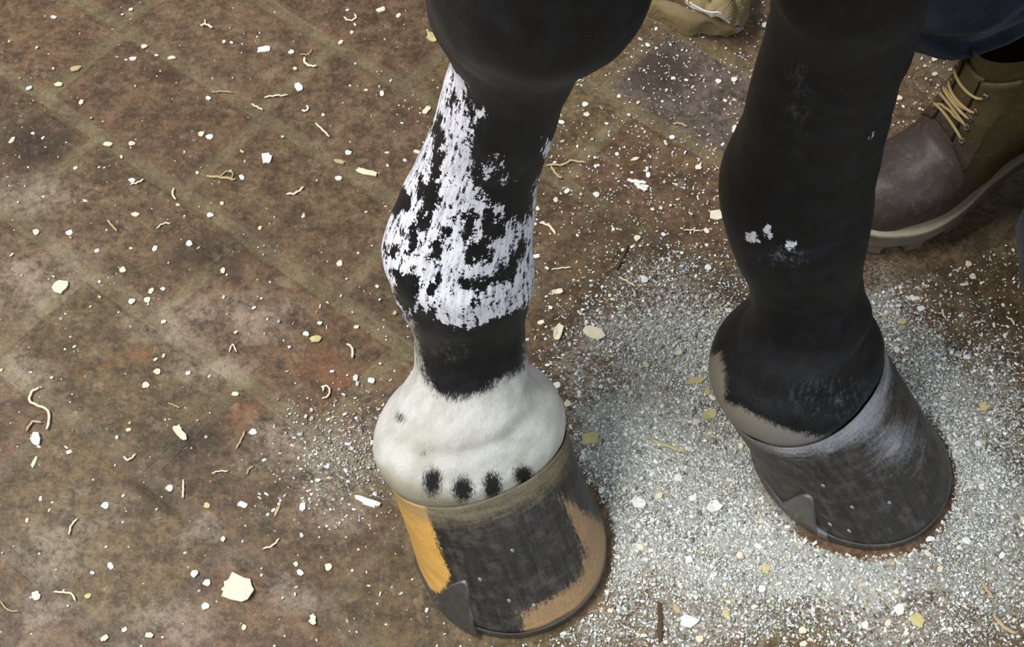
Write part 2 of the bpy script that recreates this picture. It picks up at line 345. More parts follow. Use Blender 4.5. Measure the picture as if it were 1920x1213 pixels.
def xedge(poly, c, n):
    """distance from c along n to an edge polyline in the picture"""
    best = None
    for a, b in zip(poly[:-1], poly[1:]):
        a = np.array(a, float); d = np.array(b, float) - a
        M = np.array([[n[0], -d[0]], [n[1], -d[1]]])
        if abs(np.linalg.det(M)) < 1e-9: continue
        t, u = np.linalg.solve(M, a - c)
        if -0.001 <= u <= 1.001 and t > 20 and (best is None or t < best): best = t
    return best
def leg_rings(k):
    ax = AXIS[k]; C = np.array([uz(*a) for a in ax]); keys = [low_ring(k, r) for r in LOW[k]]
    view0 = np.array([0, 0, CAMH]); F = HOOF[k]['F']
    for i in range(len(ax)):
        T = nrm(C[min(i + 1, len(C) - 1)] - C[max(i - 1, 0)]); v = nrm(C[i] - view0)
        U = nrm(np.cross(v, T)); 
        if U[0] < 0: U = -U
        p0 = pr(C[i]); n2 = nrm(pr(C[i] + U * .01) - p0)
        wr = xedge(EDGES[k][1], p0, n2) or 120; wl = xedge(EDGES[k][0], p0, -n2) or 120
        sc = depth(C[i]) / FPX; hw = (wl + wr) / 2 * sc; c = C[i] + U * ((wr - wl) / 2 * sc)
        V = nrm(np.cross(U, T)); 
        if V @ v > 0: V = -V
        Fv = F - T * (F @ T); ph0 = math.atan2(Fv @ U, Fv @ V)
        df, db = sect(ax[i][2]); ph = PHI + ph0
        co, si = np.cos(ph), np.sin(ph)
        keys.append(c + (hw * si)[:, None] * U + (hw * np.where(co > 0, df, db) * co)[:, None] * V)
    # above the picture: knee, forearm, elbow
    top = C[-1]; hw = (np.ptp(keys[-1] @ U)) / 2
    for dz, m, dx, dy in ((.06, 1.0, .0, .004), (.13, .98, .0, .006), (.22, 1.25, .006, .012), (.34, 1.75, .012, .03), (.44, 2.1, .015, .06)):
        c = top + np.array([dx, dy, dz]); keys.append(oval(c, F, HOOF[k]['S'], UP, hw * m, hw * m * 1.05, hw * m * 1.4, 0))
    return keys
def fields_left(P):
    """markings of the painted leg, as distance fields over its surface"""
    D = lambda pts: sdf(pts, P); c2 = lambda pts: [(660 + x * .2885, 350 + y * .2885) for x, y in pts]
    wedge = D([(700, 470), (700, 380), (750, 300), (800, 180), (838, 110), (846, 76), (864, 80), (872, 110), (871, 140), (877, 165), (876, 190), (884, 232), (887, 280), (889, 330), (896, 352), (908, 368), (900, 420), (840, 470)])
    fet = D([(690, 400), (735, 400), (880, 355), (897, 352), (910, 362), (920, 385), (945, 395), (975, 415), (1020, 385), (1030, 560), (985, 572), (957, 590), (920, 598), (893, 612), (876, 615), (833, 606), (816, 598), (787, 572), (764, 590), (740, 570), (690, 500)])
    wh = np.maximum(wedge, fet)
    for d in ([(822, 214), (831, 224), (825, 237), (831, 257), (822, 280), (835, 290), (825, 317), (818, 346), (825, 373), (808, 400), (792, 398), (792, 363), (802, 350), (807, 330), (813, 297), (815, 257), (805, 247)],
              [(738, 352), (757, 352), (770, 370), (768, 396), (730, 402)], [(783, 326), (788, 326), (796, 380), (788, 382)], [(840, 168), (846, 170), (854, 190), (848, 192)],
              c2([(860, 50), (1230, -40), (1170, 160), (1100, 190), (1010, 230), (960, 330), (860, 300), (850, 200), (880, 130)]),
              c2([(730, 180), (790, 200), (800, 270), (750, 360), (715, 330)]), c2([(590, 270), (640, 270), (645, 340), (600, 345)]),
              c2([(760, 370), (900, 350), (915, 420), (900, 470), (820, 470), (740, 510), (740, 440)]),
              c2([(700, 610), (770, 598), (830, 612), (940, 575), (960, 520), (1020, 500), (1060, 420), (1110, 340), (1145, 350), (1095, 450), (1060, 560), (1010, 605), (830, 655), (710, 655)]),
              c2([(270, 540), (380, 580), (430, 650), (400, 700), (410, 800), (340, 800), (290, 720)]),
              c2([(420, 170), (520, 185), (520, 270), (430, 285), (410, 400), (350, 430), (385, 300)]), c2([(530, 360), (590, 350), (570, 470), (520, 450)]),
              c2([(540, 590), (572, 580), (525, 705), (495, 690)]), c2([(230, 390), (290, 380), (280, 450), (235, 450)])):
        wh = np.minimum(wh, -D(d) - 1)
    for d in (c2([(885, 130), (930, 112), (992, 128), (988, 190), (930, 252), (912, 230), (935, 180)]), c2([(1010, 230), (1085, 215), (1085, 300), (992, 308)]),
              [(902, 312), (918, 303), (934, 289), (938, 310), (920, 330), (903, 334)], [(937, 336), (955, 325), (960, 340), (944, 350)],
              [(883, 190), (890, 200), (912, 208), (908, 220), (885, 236)], [(1022, 265), (1045, 255), (1034, 300), (1017, 300)], [(1002, 345), (1012, 335), (1020, 400), (992, 410)],
              c2([(900, 360), (1050, 350), (1040, 440), (1010, 450), (960, 420), (910, 400)])):
        wh = np.maximum(wh, D(d))
    paint = np.clip(wh / 6.0, -3.0, 1.2)
    sock = D([(700, 560), (773, 606), (783, 660), (796, 705), (815, 738), (845, 748), (880, 745), (905, 738), (930, 716), (955, 706), (982, 690), (988, 645), (1010, 640), (1300, 700), (1300, 1100), (500, 1100), (500, 560)])
    er = np.full(len(P), -60.0)
    for cx, cy, rx, ry in ((811, 903, 19, 29), (868, 918, 21, 25), (923, 912, 19, 28), (981, 891, 20, 20), (750, 783, 9, 8), (793, 851, 4, 4)):
        er = np.maximum(er, (1 - np.hypot((P[:, 0] - cx) / rx, (P[:, 1] - cy) / ry)) * min(rx, ry))
    oc = np.clip(1 - np.hypot((P[:, 0] - 800) / 110, (P[:, 1] - 830) / 60), 0, 1) * .45
    low = np.clip((D([(690, 845), (790, 893), (885, 920), (950, 912), (1015, 882), (1090, 840), (1090, 1100), (690, 1100)]) - 4) / 26, 0, 1)
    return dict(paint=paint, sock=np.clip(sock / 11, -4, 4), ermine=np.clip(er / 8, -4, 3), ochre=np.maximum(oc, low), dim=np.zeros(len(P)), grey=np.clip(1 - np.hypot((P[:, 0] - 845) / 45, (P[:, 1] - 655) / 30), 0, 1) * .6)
def fields_right(P):
    D = lambda pts: sdf(pts, P)
    wh = np.full(len(P), -60.0)
    for d in ([(1396, 437), (1408, 432), (1416, 436), (1424, 455), (1414, 461), (1404, 452)], [(1428, 428), (1438, 424), (1452, 440), (1446, 448), (1436, 444)],
              [(1467, 456), (1484, 452), (1493, 460), (1482, 469), (1469, 468)], [(1636, 245), (1640, 246), (1637, 262), (1633, 262)]):
        wh = np.maximum(wh, D(d))
    band = D([(1300, 690), (1345, 690), (1360, 752), (1395, 766), (1440, 790), (1500, 812), (1550, 818), (1585, 805), (1640, 775), (1720, 735), (1720, 900), (1300, 900)])
    heel = D([(1325, 668), (1352, 660), (1358, 700), (1364, 745), (1340, 745), (1320, 700)])
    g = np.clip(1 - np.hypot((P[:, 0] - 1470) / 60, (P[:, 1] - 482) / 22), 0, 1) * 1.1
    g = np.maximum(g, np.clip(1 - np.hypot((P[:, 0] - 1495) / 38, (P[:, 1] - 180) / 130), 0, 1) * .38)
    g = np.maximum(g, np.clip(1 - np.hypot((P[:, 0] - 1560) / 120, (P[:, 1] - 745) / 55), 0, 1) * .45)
    return dict(paint=np.clip(wh / 4, -5, 2.4), sock=np.clip(np.maximum(band, heel) / 7, -4, 2.5), ermine=np.full(len(P), -4.0),
                ochre=np.clip(.9 - (P[:, 0] - 1340) / 260, 0.1, .9), dim=np.ones(len(P)), grey=g)

horse = tag(empty('horse', (0.11, 0.46, 0)), 'black horse seen from knee down, one foreleg streaked with white paint', 'horse')
def bumpfield(V, N, k):
    """soft anatomy: tendon groove, joint lumps"""
    out = np.zeros(len(V))
    for i, v in enumerate(V):
        out[i] = mnoise.noise(Vector((v[0] * 34 + (7 if k == 'R' else 0), v[1] * 34, v[2] * 22))) * .0016 + mnoise.noise(Vector((v[0] * 90, v[1] * 90, v[2] * 60))) * .0005
    return V + N * out[:, None]
def build_body():
    VV, FF, AT, LPs, off = [], [], {}, [], 0
    for k, fld in (('L', fields_left), ('R', fields_right)):
        keys = leg_rings(k); nv = 330
        R = catmull(np.array(keys), nv); cen = R.mean(axis=1)
        V = R.reshape(-1, 3)
        N = (R - cen[:, None, :]).reshape(-1, 3); N /= np.linalg.norm(N, axis=1, keepdims=True) + 1e-9
        V = bumpfield(V, N, k)
        s_ = np.concatenate([[0], np.cumsum(np.linalg.norm(np.diff(cen, axis=0), axis=1))])
        rad = 3.6
        lp = np.stack([np.tile(np.cos(PHI), nv) * rad, np.tile(np.sin(PHI), nv) * rad, np.repeat(s_ * 100, NU) + (50 if k == 'R' else 0)], 1)
        f = fld(pr(V))
        high = (V[:, 2] > .52); knee = V[:, 2] > .378
        for nme, arr in f.items():
            arr = np.where(high, -4.0 if nme in ('paint', 'sock', 'ermine') else 0.0, arr); arr = np.where(knee, -4.0, arr) if nme == 'paint' else arr; AT.setdefault(nme, []).append(arr)
        VV.append(V); LPs.append(lp); FF += [tuple(i + off for i in q) for q in loft_faces(nv, NU)]; off += len(V)
    # chest and shoulders joining the two forelegs, above the picture
    nv, nu = 24, 48; ph = np.linspace(0, 2 * math.pi, nu, endpoint=False); rings = []
    for t in np.linspace(0, 1, nv):
        y = .38 + t * 1.0; r = math.sin(min(1, t * 2.2 + .06) * math.pi / 2) * (1 if t < .8 else 1 - (t - .8) * .6)
        rings.append(np.stack([.12 + .24 * r * np.cos(ph), np.full(nu, y), 1.06 + .29 * r * np.sin(ph)], 1))
    V = np.concatenate(rings); FF += [tuple(i + off for i in q) for q in loft_faces(nv, nu)]
    VV.append(V); LPs.append(V * 100)
    for nme in AT: AT[nme].append(np.full(len(V), -4.0 if nme in ('paint', 'sock', 'ermine') else 0.0))
    me = mesh('body', np.concatenate(VV), FF, True)
    for nme, a in AT.items(): pattr(me, nme, np.concatenate(a))
    pattr(me, 'lp', np.concatenate(LPs))
    o = link('body', me, MAT_COAT, horse); o.matrix_parent_inverse = horse.matrix_basis.inverted(); return o
build_body()

def wall(k, phi, v):
    """point on the hoof wall: v 0 at the shoe, 1 at the coronet"""
    phi = np.atleast_1d(phi); h = HOOF[k]
    B = oval(h['G'] + UP * .009, h['F'], h['S'], UP, h['w'], h['lf'], h['lb'], 0, 2.1, phi)
    r = list(LOW[k][1]); r[4] += .0012; r[5] += .0012; r[6] += .0005; r[2] += .001
    T = low_ring(k, r, phi)
    bulge = .0016 * np.sin(np.pi * np.clip(v, 0, 1))
    d = T - h['G']; d[:, 2] = 0; d /= np.linalg.norm(d, axis=1, keepdims=True)
    return B * (1 - v) + T * v - d * bulge
def find(k, px, py):
    best = (1e9, 0, 0); h = HOOF[k]
    for v in np.linspace(0, 1, 41):
        ph = np.linspace(-math.pi / 2 - .5, math.pi / 2 + .5, 240); P = wall(k, ph, v)
        d = np.hypot(*(pr(P) - np.array([px, py])).T); i = d.argmin()
        if d[i] < best[0]: best = (d[i], ph[i], v)
    return best[1], best[2]
HOOF_LABEL = {'L': 'striped hoof, dark horn between yellow and tan bands', 'R': 'black hoof dusted grey'}
CLIP = {'L': [(816, 1116), (832, 1107), (848, 1096), (862, 1091), (874, 1091), (880, 1104), (882, 1135), (889, 1160)], 'R': [(1462, 947), (1478, 940), (1496, 929), (1510, 926), (1521, 932), (1528, 962), (1534, 988), (1548, 1004)]}
NAILS = {'L': [(899, 1089), (954, 1128), (963, 1034), (1000, 1135)], 'R': [(1543, 911), (1599, 950), (1592, 995), (1556, 984), (1668, 945)]}
def parent_keep(o, p, root):
    o.parent = p; o.matrix_parent_inverse = root.matrix_basis.inverted() if p is root else Matrix()
for k in 'LR':
    h = HOOF[k]; nv, nu = 44, 160; ph = np.linspace(0, 2 * math.pi, nu, endpoint=False)
    rows = [wall(k, ph, v) for v in np.linspace(0, 1, nv)]
    top = low_ring(k, LOW[k][0], ph); rows.append(rows[-1] * .5 + top * .5 + UP * .0002); rows.append(top)
    V = np.concatenate(rows); n2 = nv + 2
    for i in range(len(V)):
        v = V[i]; d = nrm([v[0] - h['G'][0], v[1] - h['G'][1], 0]); V[i] = v + d * mnoise.noise(Vector((v[0] * 60, v[1] * 60, v[2] * 130))) * .0006
    me = mesh('hoof', V, loft_faces(n2, nu), True)
    vv = np.repeat(np.concatenate([np.linspace(0, 1, nv), [1, 1]]), nu); P = pr(V)
    pattr(me, 'lp', np.stack([np.tile(np.cos(ph), n2) * 6, np.tile(np.sin(ph), n2) * 6, vv * 9 + (40 if k == 'R' else 0)], 1))
    if k == 'L':
        yel = sdf([(690, 860), (735, 893), (780, 915), (800, 950), (812, 990), (825, 1030), (845, 1078), (838, 1100), (822, 1112), (795, 1100), (740, 1040)], P) / 7
        tan = np.maximum(sdf([(1050, 930), (1085, 950), (1130, 980), (1200, 1070), (1140, 1130), (1060, 1200), (985, 1190), (975, 1150), (1030, 1120), (1085, 1085), (1098, 1040), (1075, 990)], P),
                         sdf([(690, 850), (760, 900), (830, 925), (770, 905)], P)) / 11
        dust = np.clip((vv - .72) / .2, 0, 1) * .75; warm = np.ones(len(V))
    else:
        yel = np.full(len(V), -5.0); tan = np.full(len(V), -5.0)
        dust = np.clip((vv - .80) / .14, 0, 1) * .72 + np.clip(1 - np.hypot((P[:, 0] - 1680) / 110, (P[:, 1] - 830) / 90), 0, 1) * .75
        warm = np.clip((1500 - P[:, 0]) / 160, 0, 1)
        dust = dust + .25 * np.clip(1 - np.hypot((P[:, 0] - 1640) / 90, (P[:, 1] - 930) / 70), 0, 1)
    pattr(me, 'yellow', np.clip(yel, -4, 3)); pattr(me, 'tan', np.clip(tan, -4, 3)); pattr(me, 'dust', dust); pattr(me, 'warm', warm)
    ho = link('hoof', me, MAT_HOOF); parent_keep(ho, horse, horse); ho['label'] = HOOF_LABEL[k]
    # horseshoe: a U of flat steel, open at the heel, with a drawn side clip lying on the wall
    a0 = math.radians(24); pp = np.linspace(-math.pi + a0, math.pi - a0, 90); rows = []
    for grow, z in ((.0000, .0002), (.0010, .0015), (.0008, .0080), (-.0004, .0092), (-.021, .0092), (-.022, .0002)):
        rows.append(oval(h['G'] + UP * z, h['F'], h['S'], UP, h['w'] + grow, h['lf'] + grow, h['lb'] + grow, 0, 2.1, pp))
    R = np.stack(rows, 1); V = R.reshape(-1, 3); F = loft_faces(90, 6)
    V = list(V); F = list(F)
    top_ = catmull(np.array([find(k, *q) for q in CLIP[k]]), 29); n = 28; m_ = 6; b0 = len(V)
    lo, hi = top_[0][0], top_[-1][0]
    for layer in (0.0027, -0.001):
        for i in range(n + 1):
            for j in range(m_ + 1):
                u_ = j / m_; v = -.06 + (max(top_[i][1], -.03) + .06) * u_; f_ = (lo + (hi - lo) * i / n) * (1 - u_) + top_[i][0] * u_
                q = wall(k, f_, v)[0]; d = nrm([q[0] - h['G'][0], q[1] - h['G'][1], .0])
                th_ = layer if layer < 0 else layer * (1 if j < m_ else .8)
                V.append(q + d * th_)
    st = (n + 1) * (m_ + 1); ix = lambda L, i, j: b0 + L * st + i * (m_ + 1) + j
    rim = []
    for i in range(n):
        for j in range(m_):
            F.append((ix(0, i, j), ix(0, i + 1, j), ix(0, i + 1, j + 1), ix(0, i, j + 1))); F.append((ix(1, i, j), ix(1, i, j + 1), ix(1, i + 1, j + 1), ix(1, i + 1, j)))
        rim += [len(F)]; F.append((ix(0, i, m_), ix(0, i + 1, m_), ix(1, i + 1, m_), ix(1, i, m_))); F.append((ix(0, i, 0), ix(1, i, 0), ix(1, i + 1, 0), ix(0, i + 1, 0)))
    for j in range(m_):
        F.append((ix(0, 0, j), ix(0, 0, j + 1), ix(1, 0, j + 1), ix(1, 0, j))); F.append((ix(0, n, j), ix(1, n, j), ix(1, n, j + 1), ix(0, n, j + 1)))
    so = link('horseshoe', mesh('horseshoe', V, F, fix=True), MAT_SHOE, ho); so.data.materials.append(MAT_NAIL)
    for pi in rim: so.data.polygons[pi].material_index = 1; so['label'] = 'steel horseshoe with a side clip drawn up the hoof wall'
    for q in NAILS[k]:
        f_, v_ = find(k, *q); c = wall(k, f_, v_)[0]; u = nrm(wall(k, f_ + .02, v_)[0] - c); t_ = nrm(wall(k, f_, min(1, v_ + .05))[0] - c); nn = nrm(np.cross(u, t_))
        if nn @ (c - h['G']) < 0: nn = -nn
        VV = []
        for dn, r_ in ((-.001, 1.0), (.0004, .9), (.0009, .45)):
            for a in range(7):
                VV.append(c + nn * dn + u * math.cos(a * 2 * math.pi / 7) * .0015 * r_ + t_ * math.sin(a * 2 * math.pi / 7) * .0019 * r_)
        link('nail', mesh('nail', VV, loft_faces(3, 7)), MAT_NAIL, ho)

# ------------------------------------------------------------------ kneeling person: boot and trousers
def leather():
    s = S('shaded_brown_leather', .5, .4); p = s.attr('last', 'Vector')
    a = s.noise(p, 16, 4, .6); b = s.noise(p, 130, 4, .65)
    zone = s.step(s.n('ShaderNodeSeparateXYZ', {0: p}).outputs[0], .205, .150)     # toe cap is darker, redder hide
    c = s.mix(zone, s.mix(a, lin(44, 34, 32), lin(70, 57, 52)), s.mix(a, lin(56, 45, 25), lin(92, 77, 46)))  # leather tones darkened to stand in for the shade over the boot
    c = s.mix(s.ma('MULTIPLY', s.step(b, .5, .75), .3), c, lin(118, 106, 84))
    s.color(c); s.bump(s.ma('ADD', b, a), .001, .5); return s.m
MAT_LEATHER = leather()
MAT_SOLE = plain('dusty_rubber_sole', lin(116, 107, 92), .75, .3, .3, 60); MAT_WELT = plain('stitched_welt', lin(158, 146, 126), .7, .3, .25, 90)
MAT_LACE = plain('straw_lace', lin(164, 142, 98), .8, .2, .25, 300); MAT_EYE = steel('eyelet_metal', lin(150, 140, 120), .4)
MAT_DARK = plain('boot_lining', lin(26, 20, 16), .8, .2, .3, 60)
def denim():
    s = S('navy_denim', .85, .15); p = s.pos(); a = s.noise(p, 40, 4, .65); b = s.noise(p, 700, 2, .6)
    c = s.mix(s.step(a, .35, .7), lin(13, 17, 24), lin(25, 33, 49)); c = s.mix(s.ma('MULTIPLY', s.step(b, .5, .8), .3), c, lin(62, 76, 106))
    s.color(c); s.bump(s.ma('ADD', s.ma('MULTIPLY', a, 1.2), s.ma('MULTIPLY', b, .4)), .002, .6); s.b.inputs['Sheen Weight'].default_value = .1; return s.m
MAT_DENIM = denim()
person = tag(empty('person', (.36, .68, 0)), 'person kneeling beside the horse in navy trousers and a brown lace-up boot', 'person')
BX, BY, BYAW, BPIT, BSC, BWF = .3028, .6468, math.radians(203.1), .322, .782, .83
BD = np.array([math.cos(BYAW), math.sin(BYAW), 0]); BS = np.array([-BD[1], BD[0], 0]); HEEL = np.array([BX, BY, 0]) - BD * .225 * BSC
def bootxf(P):
    """boot last (x to the toe, z up, metres) -> floor position, sole flexed at the ball with the heel raised"""
    P = np.array(P, float).reshape(-1, 3); P = P * np.array([1, BWF, 1]) * BSC
    x = P[:, 0] - .225 * BSC; z = P[:, 2]; a = BPIT * np.clip((.01 - x) / .07, 0, 1); c, s_ = np.cos(a), np.sin(a)
    X = x * c + z * s_; Z = -x * s_ + z * c
    return np.column_stack([BX + X * BD[0] + P[:, 1] * BS[0], BY + X * BD[1] + P[:, 1] * BS[1], Z])
bph = np.linspace(0, 2 * math.pi, 72, endpoint=False)
BR = [(.294, .040, 0, .012, .010), (.288, .042, 0, .030, .019), (.272, .046, 0, .043, .027), (.248, .051, 3, .0505, .034), (.215, .057, 6, .0525, .041), (.182, .064, 12, .0500, .049), (.155, .074, 24, .0465, .060),
      (.130, .087, 38, .0440, .071), (.108, .104, 54, .0425, .076), (.094, .126, 70, .0420, .070), (.086, .152, 82, .0425, .062), (.082, .180, 90, .0435, .058), (.080, .210, 92, .0450, .058)]
def boot_ring(x, z, ang, hw, hh, ph=bph, grow=0.0):
    a = math.radians(ang); u = np.array([-math.sin(a), 0, math.cos(a)])          # 'up' within the section plane, leaning back to the shaft
    u = np.array([math.sin(a) * 1.0, 0, math.cos(a)])
    co, si = np.cos(ph), np.sin(ph)
    sy = np.sign(si) * np.abs(si) ** .9; cz = np.sign(co) * np.abs(co) ** np.where(co < 0, .7, 1.0)
    return np.array([x, 0, z]) + (sy * (hw + grow))[:, None] * np.array([0, 1, 0]) + (cz * (hh + grow))[:, None] * u
BK = np.array([boot_ring(*r) for r in BR]); BU = catmull(BK, 90)
V = BU.reshape(-1, 3).copy()
for i in range(len(V)):
    v = V[i]; V[i] = v + nrm([0, v[1], v[2] - .06]) * (mnoise.noise(Vector((v[0] * 45, v[1] * 30, v[2] * 45))) * .0028)
    V[i][2] = max(V[i][2], .022)
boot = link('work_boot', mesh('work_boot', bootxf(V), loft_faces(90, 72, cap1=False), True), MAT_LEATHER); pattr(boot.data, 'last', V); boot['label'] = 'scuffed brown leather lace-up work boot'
boot.parent = person; boot.matrix_parent_inverse = person.matrix_basis.inverted()
def upper_pt(x, phi, grow=0.0):
    """point on the boot upper: section whose index is x (0 toe .. 1 shaft)"""
    R = catmull(BK, 90); i = int(np.clip(x * 89, 0, 89)); ring = R[i]; j = (phi % (2 * math.pi)) / (2 * math.pi) * 72; j0 = int(j) % 72; t = j - int(j)
    q = ring[j0] * (1 - t) + ring[(j0 + 1) % 72] * t; c = ring.mean(axis=0); return q + nrm(q - c) * grow
# footprint outline (x, half width)
FO = [(.000, .006), (.008, .024), (.03, .034), (.07, .036), (.11, .0355), (.15, .043), (.19, .0525), (.225, .056), (.255, .052), (.28, .040), (.296, .020), (.301, .004)]
def foot_outline(grow, n=120):
    pts = catmull(np.array([(x, y) for x, y in FO]), n // 2); up = [(x, y) for x, y in pts]; dn = [(x, -y) for x, y in pts[::-1]]
    P = np.array(up + dn); c = np.array([.16, 0]); t = np.roll(P, -1, 0) - np.roll(P, 1, 0); nn = np.stack([-t[:, 1], t[:, 0]], 1); nn /= np.linalg.norm(nn, axis=1, keepdims=True) + 1e-9
    return P + nn * grow
def slab(levels, name, mat, lug=False):
    rows = []
    for z, g in levels:
        P = foot_outline(g); zz = np.full(len(P), z)
        if lug and z < .014:
            ph = (np.arange(len(P)) // 4) % 2; P = foot_outline(g); Q = foot_outline(g - .006); P = np.where(ph[:, None] == 1, Q, P); zz = zz + ph * .006
        rows.append(np.column_stack([P, zz + np.interp(P[:, 0], [.24, .31], [0, .006])]))
    V = np.concatenate(rows); o = link(name, mesh(name, bootxf(V), loft_faces(len(levels), len(rows[0]))), mat, boot); return o
slab([(.000, .000), (.011, .001), (.014, .002), (.028, .0015), (.031, .001)], 'sole', MAT_SOLE, True)
slab([(.0305, .001), (.0315, .005), (.0345, .005), (.036, .002), (.0362, -.01)], 'welt', MAT_WELT)
def strip(pts, wid, th, name, mat, parent, up=None, smooth=True):
    """ribbon or cord along points with an oval section"""
    pts = np.asarray(pts, float); n = len(pts); rows = []; k = 8
    for i in range(n):
        T = nrm(pts[min(i + 1, n - 1)] - pts[max(i - 1, 0)]); a = np.array([0, 0, 1.0]) if up is None else np.asarray(up)
        U = nrm(np.cross(T, a)) if abs(T @ a) < .98 else nrm(np.cross(T, [1, 0, 0])); Vv = np.cross(U, T); w_ = wid * (1 if 0 < i < n - 1 else .55)
        rows.append([pts[i] + U * w_ * math.cos(b) + Vv * th * math.sin(b) for b in np.linspace(0, 2 * math.pi, k, endpoint=False)])
    return link(name, mesh(name, np.array(rows).reshape(-1, 3), loft_faces(n, k), smooth), mat, parent)
# tongue, eyelet facings, eyelets and laces on the throat of the boot
def panel(x0, x1, p0, p1, grow, name, mat, nx=18, npn=10, th=.002, curl=0.0):
    V = []
    for layer in (grow + th, grow - .0015):
        for i in range(nx):
            for j in range(npn):
                t = j / (npn - 1); V.append(upper_pt(x0 + (x1 - x0) * i / (nx - 1), p0 + (p1 - p0) * t, layer + curl * (1 - t) * (i / (nx - 1))))
    F = []; st = nx * npn; ix = lambda L, i, j: L * st + i * npn + j
    for i in range(nx - 1):
        for j in range(npn - 1): F += [(ix(0, i, j), ix(0, i + 1, j), ix(0, i + 1, j + 1), ix(0, i, j + 1)), (ix(1, i, j), ix(1, i, j + 1), ix(1, i + 1, j + 1), ix(1, i + 1, j))]
        F += [(ix(0, i, 0), ix(1, i, 0), ix(1, i + 1, 0), ix(0, i + 1, 0)), (ix(0, i, npn - 1), ix(0, i + 1, npn - 1), ix(1, i + 1, npn - 1), ix(1, i, npn - 1))]
    for j in range(npn - 1): F += [(ix(0, 0, j), ix(0, 0, j + 1), ix(1, 0, j + 1), ix(1, 0, j)), (ix(0, nx - 1, j), ix(1, nx - 1, j), ix(1, nx - 1, j + 1), ix(0, nx - 1, j + 1))]
    o = link(name, mesh(name, bootxf(V), F, True), mat, boot); pattr(o.data, 'last', V); return o
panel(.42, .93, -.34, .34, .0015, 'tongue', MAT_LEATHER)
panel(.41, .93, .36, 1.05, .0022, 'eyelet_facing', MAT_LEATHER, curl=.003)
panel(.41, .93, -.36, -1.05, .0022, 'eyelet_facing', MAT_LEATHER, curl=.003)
panel(.425, .92, .27, .37, .0030, 'throat_edge', MAT_DARK, th=.001); panel(.425, .92, -.27, -.37, .0030, 'throat_edge', MAT_DARK, th=.001)
EX = [.47, .56, .66, .76, .86]
for x in EX:
    for sg in (1, -1):
        c = upper_pt(x, sg * .52, .0055); d = nrm(c - upper_pt(x, sg * .52, 0)); u = nrm(np.cross(d, [1, .2, 0])); w_ = np.cross(d, u); VV = []
        for r_, dd in ((.0042, -.002), (.0042, .0004), (.0032, .0012), (.0020, .0006), (.0018, -.002)):
            VV += [c + u * r_ * math.cos(a) + w_ * r_ * math.sin(a) + d * dd for a in np.linspace(0, 2 * math.pi, 12, endpoint=False)]
        link('eyelet', mesh('eyelet', bootxf(VV), loft_faces(5, 12), True), MAT_EYE, boot)
for i in range(len(EX)):
    pth = [upper_pt(EX[i], a, .0075 + .004 * math.cos(a * 2.6)) for a in np.linspace(-.52, .52, 12)]; strip(bootxf(pth), .0012, .0010, 'lace', MAT_LACE, boot)
    if i in (0, 2):
        pth = [upper_pt(EX[i] + (EX[i + 1] - EX[i]) * t, (-.52 + 1.04 * t), .006 + .003 * math.sin(math.pi * t)) for t in np.linspace(0, 1, 12)]; strip(bootxf(pth), .0012, .0010, 'lace', MAT_LACE, boot)

# trousers: cuff over the boot, forward knee, seat, other knee on the floor - one garment
TR = [((.324, .722, .172), .066), ((.318, .716, .205), .067), ((.302, .702, .265), .070), ((.275, .675, .36), .072), ((.25, .64, .46), .080), ((.30, .66, .53), .088), ((.45, .74, .53), .095), ((.62, .80, .50), .115), ((.72, .80, .46), .135),
      ((.70, .74, .36), .11), ((.62, .66, .24), .092), ((.50, .592, .13), .080), ((.438, .566, .073), .074), ((.53, .60, .070), .068), ((.68, .66, .066), .062), ((.80, .73, .062), .058)]
ck = catmull(np.array([list(c) + [r] for c, r in TR]), 170); nu = 56; ph = np.linspace(0, 2 * math.pi, nu, endpoint=False); rows = []
Uo = None
for i in range(len(ck)):
    T = nrm(ck[min(i + 1, len(ck) - 1), :3] - ck[max(i - 1, 0), :3])
    Uo = nrm(np.cross(T, [0, 1, .3])) if Uo is None else nrm(Uo - T * (Uo @ T)); Vv = np.cross(T, Uo); ring = []
    for a in ph:
        d = Uo * math.cos(a) + Vv * math.sin(a); q = ck[i, :3] + d * ck[i, 3]
        fold = mnoise.noise(Vector((q[0] * 14, q[1] * 14, q[2] * 26))) * .010 + mnoise.noise(Vector((q[0] * 40, q[1] * 40, q[2] * 60))) * .004
        q = q + d * fold; q[2] = max(q[2] + max(0, 1 - i / 22) * .42 * (q[0] - .300), .001); ring.append(q)
    rows.append(ring)
V = np.array(rows).reshape(-1, 3)
tr = link('trousers', mesh('trousers', V, loft_faces(170, nu, cap0=False), True), MAT_DENIM); tr.parent = person; tr.matrix_parent_inverse = person.matrix_basis.inverted()
tr['label'] = 'dark navy denim trousers'
md = tr.modifiers.new('cloth', 'SOLIDIFY'); md.thickness = .003; md.offset = -1

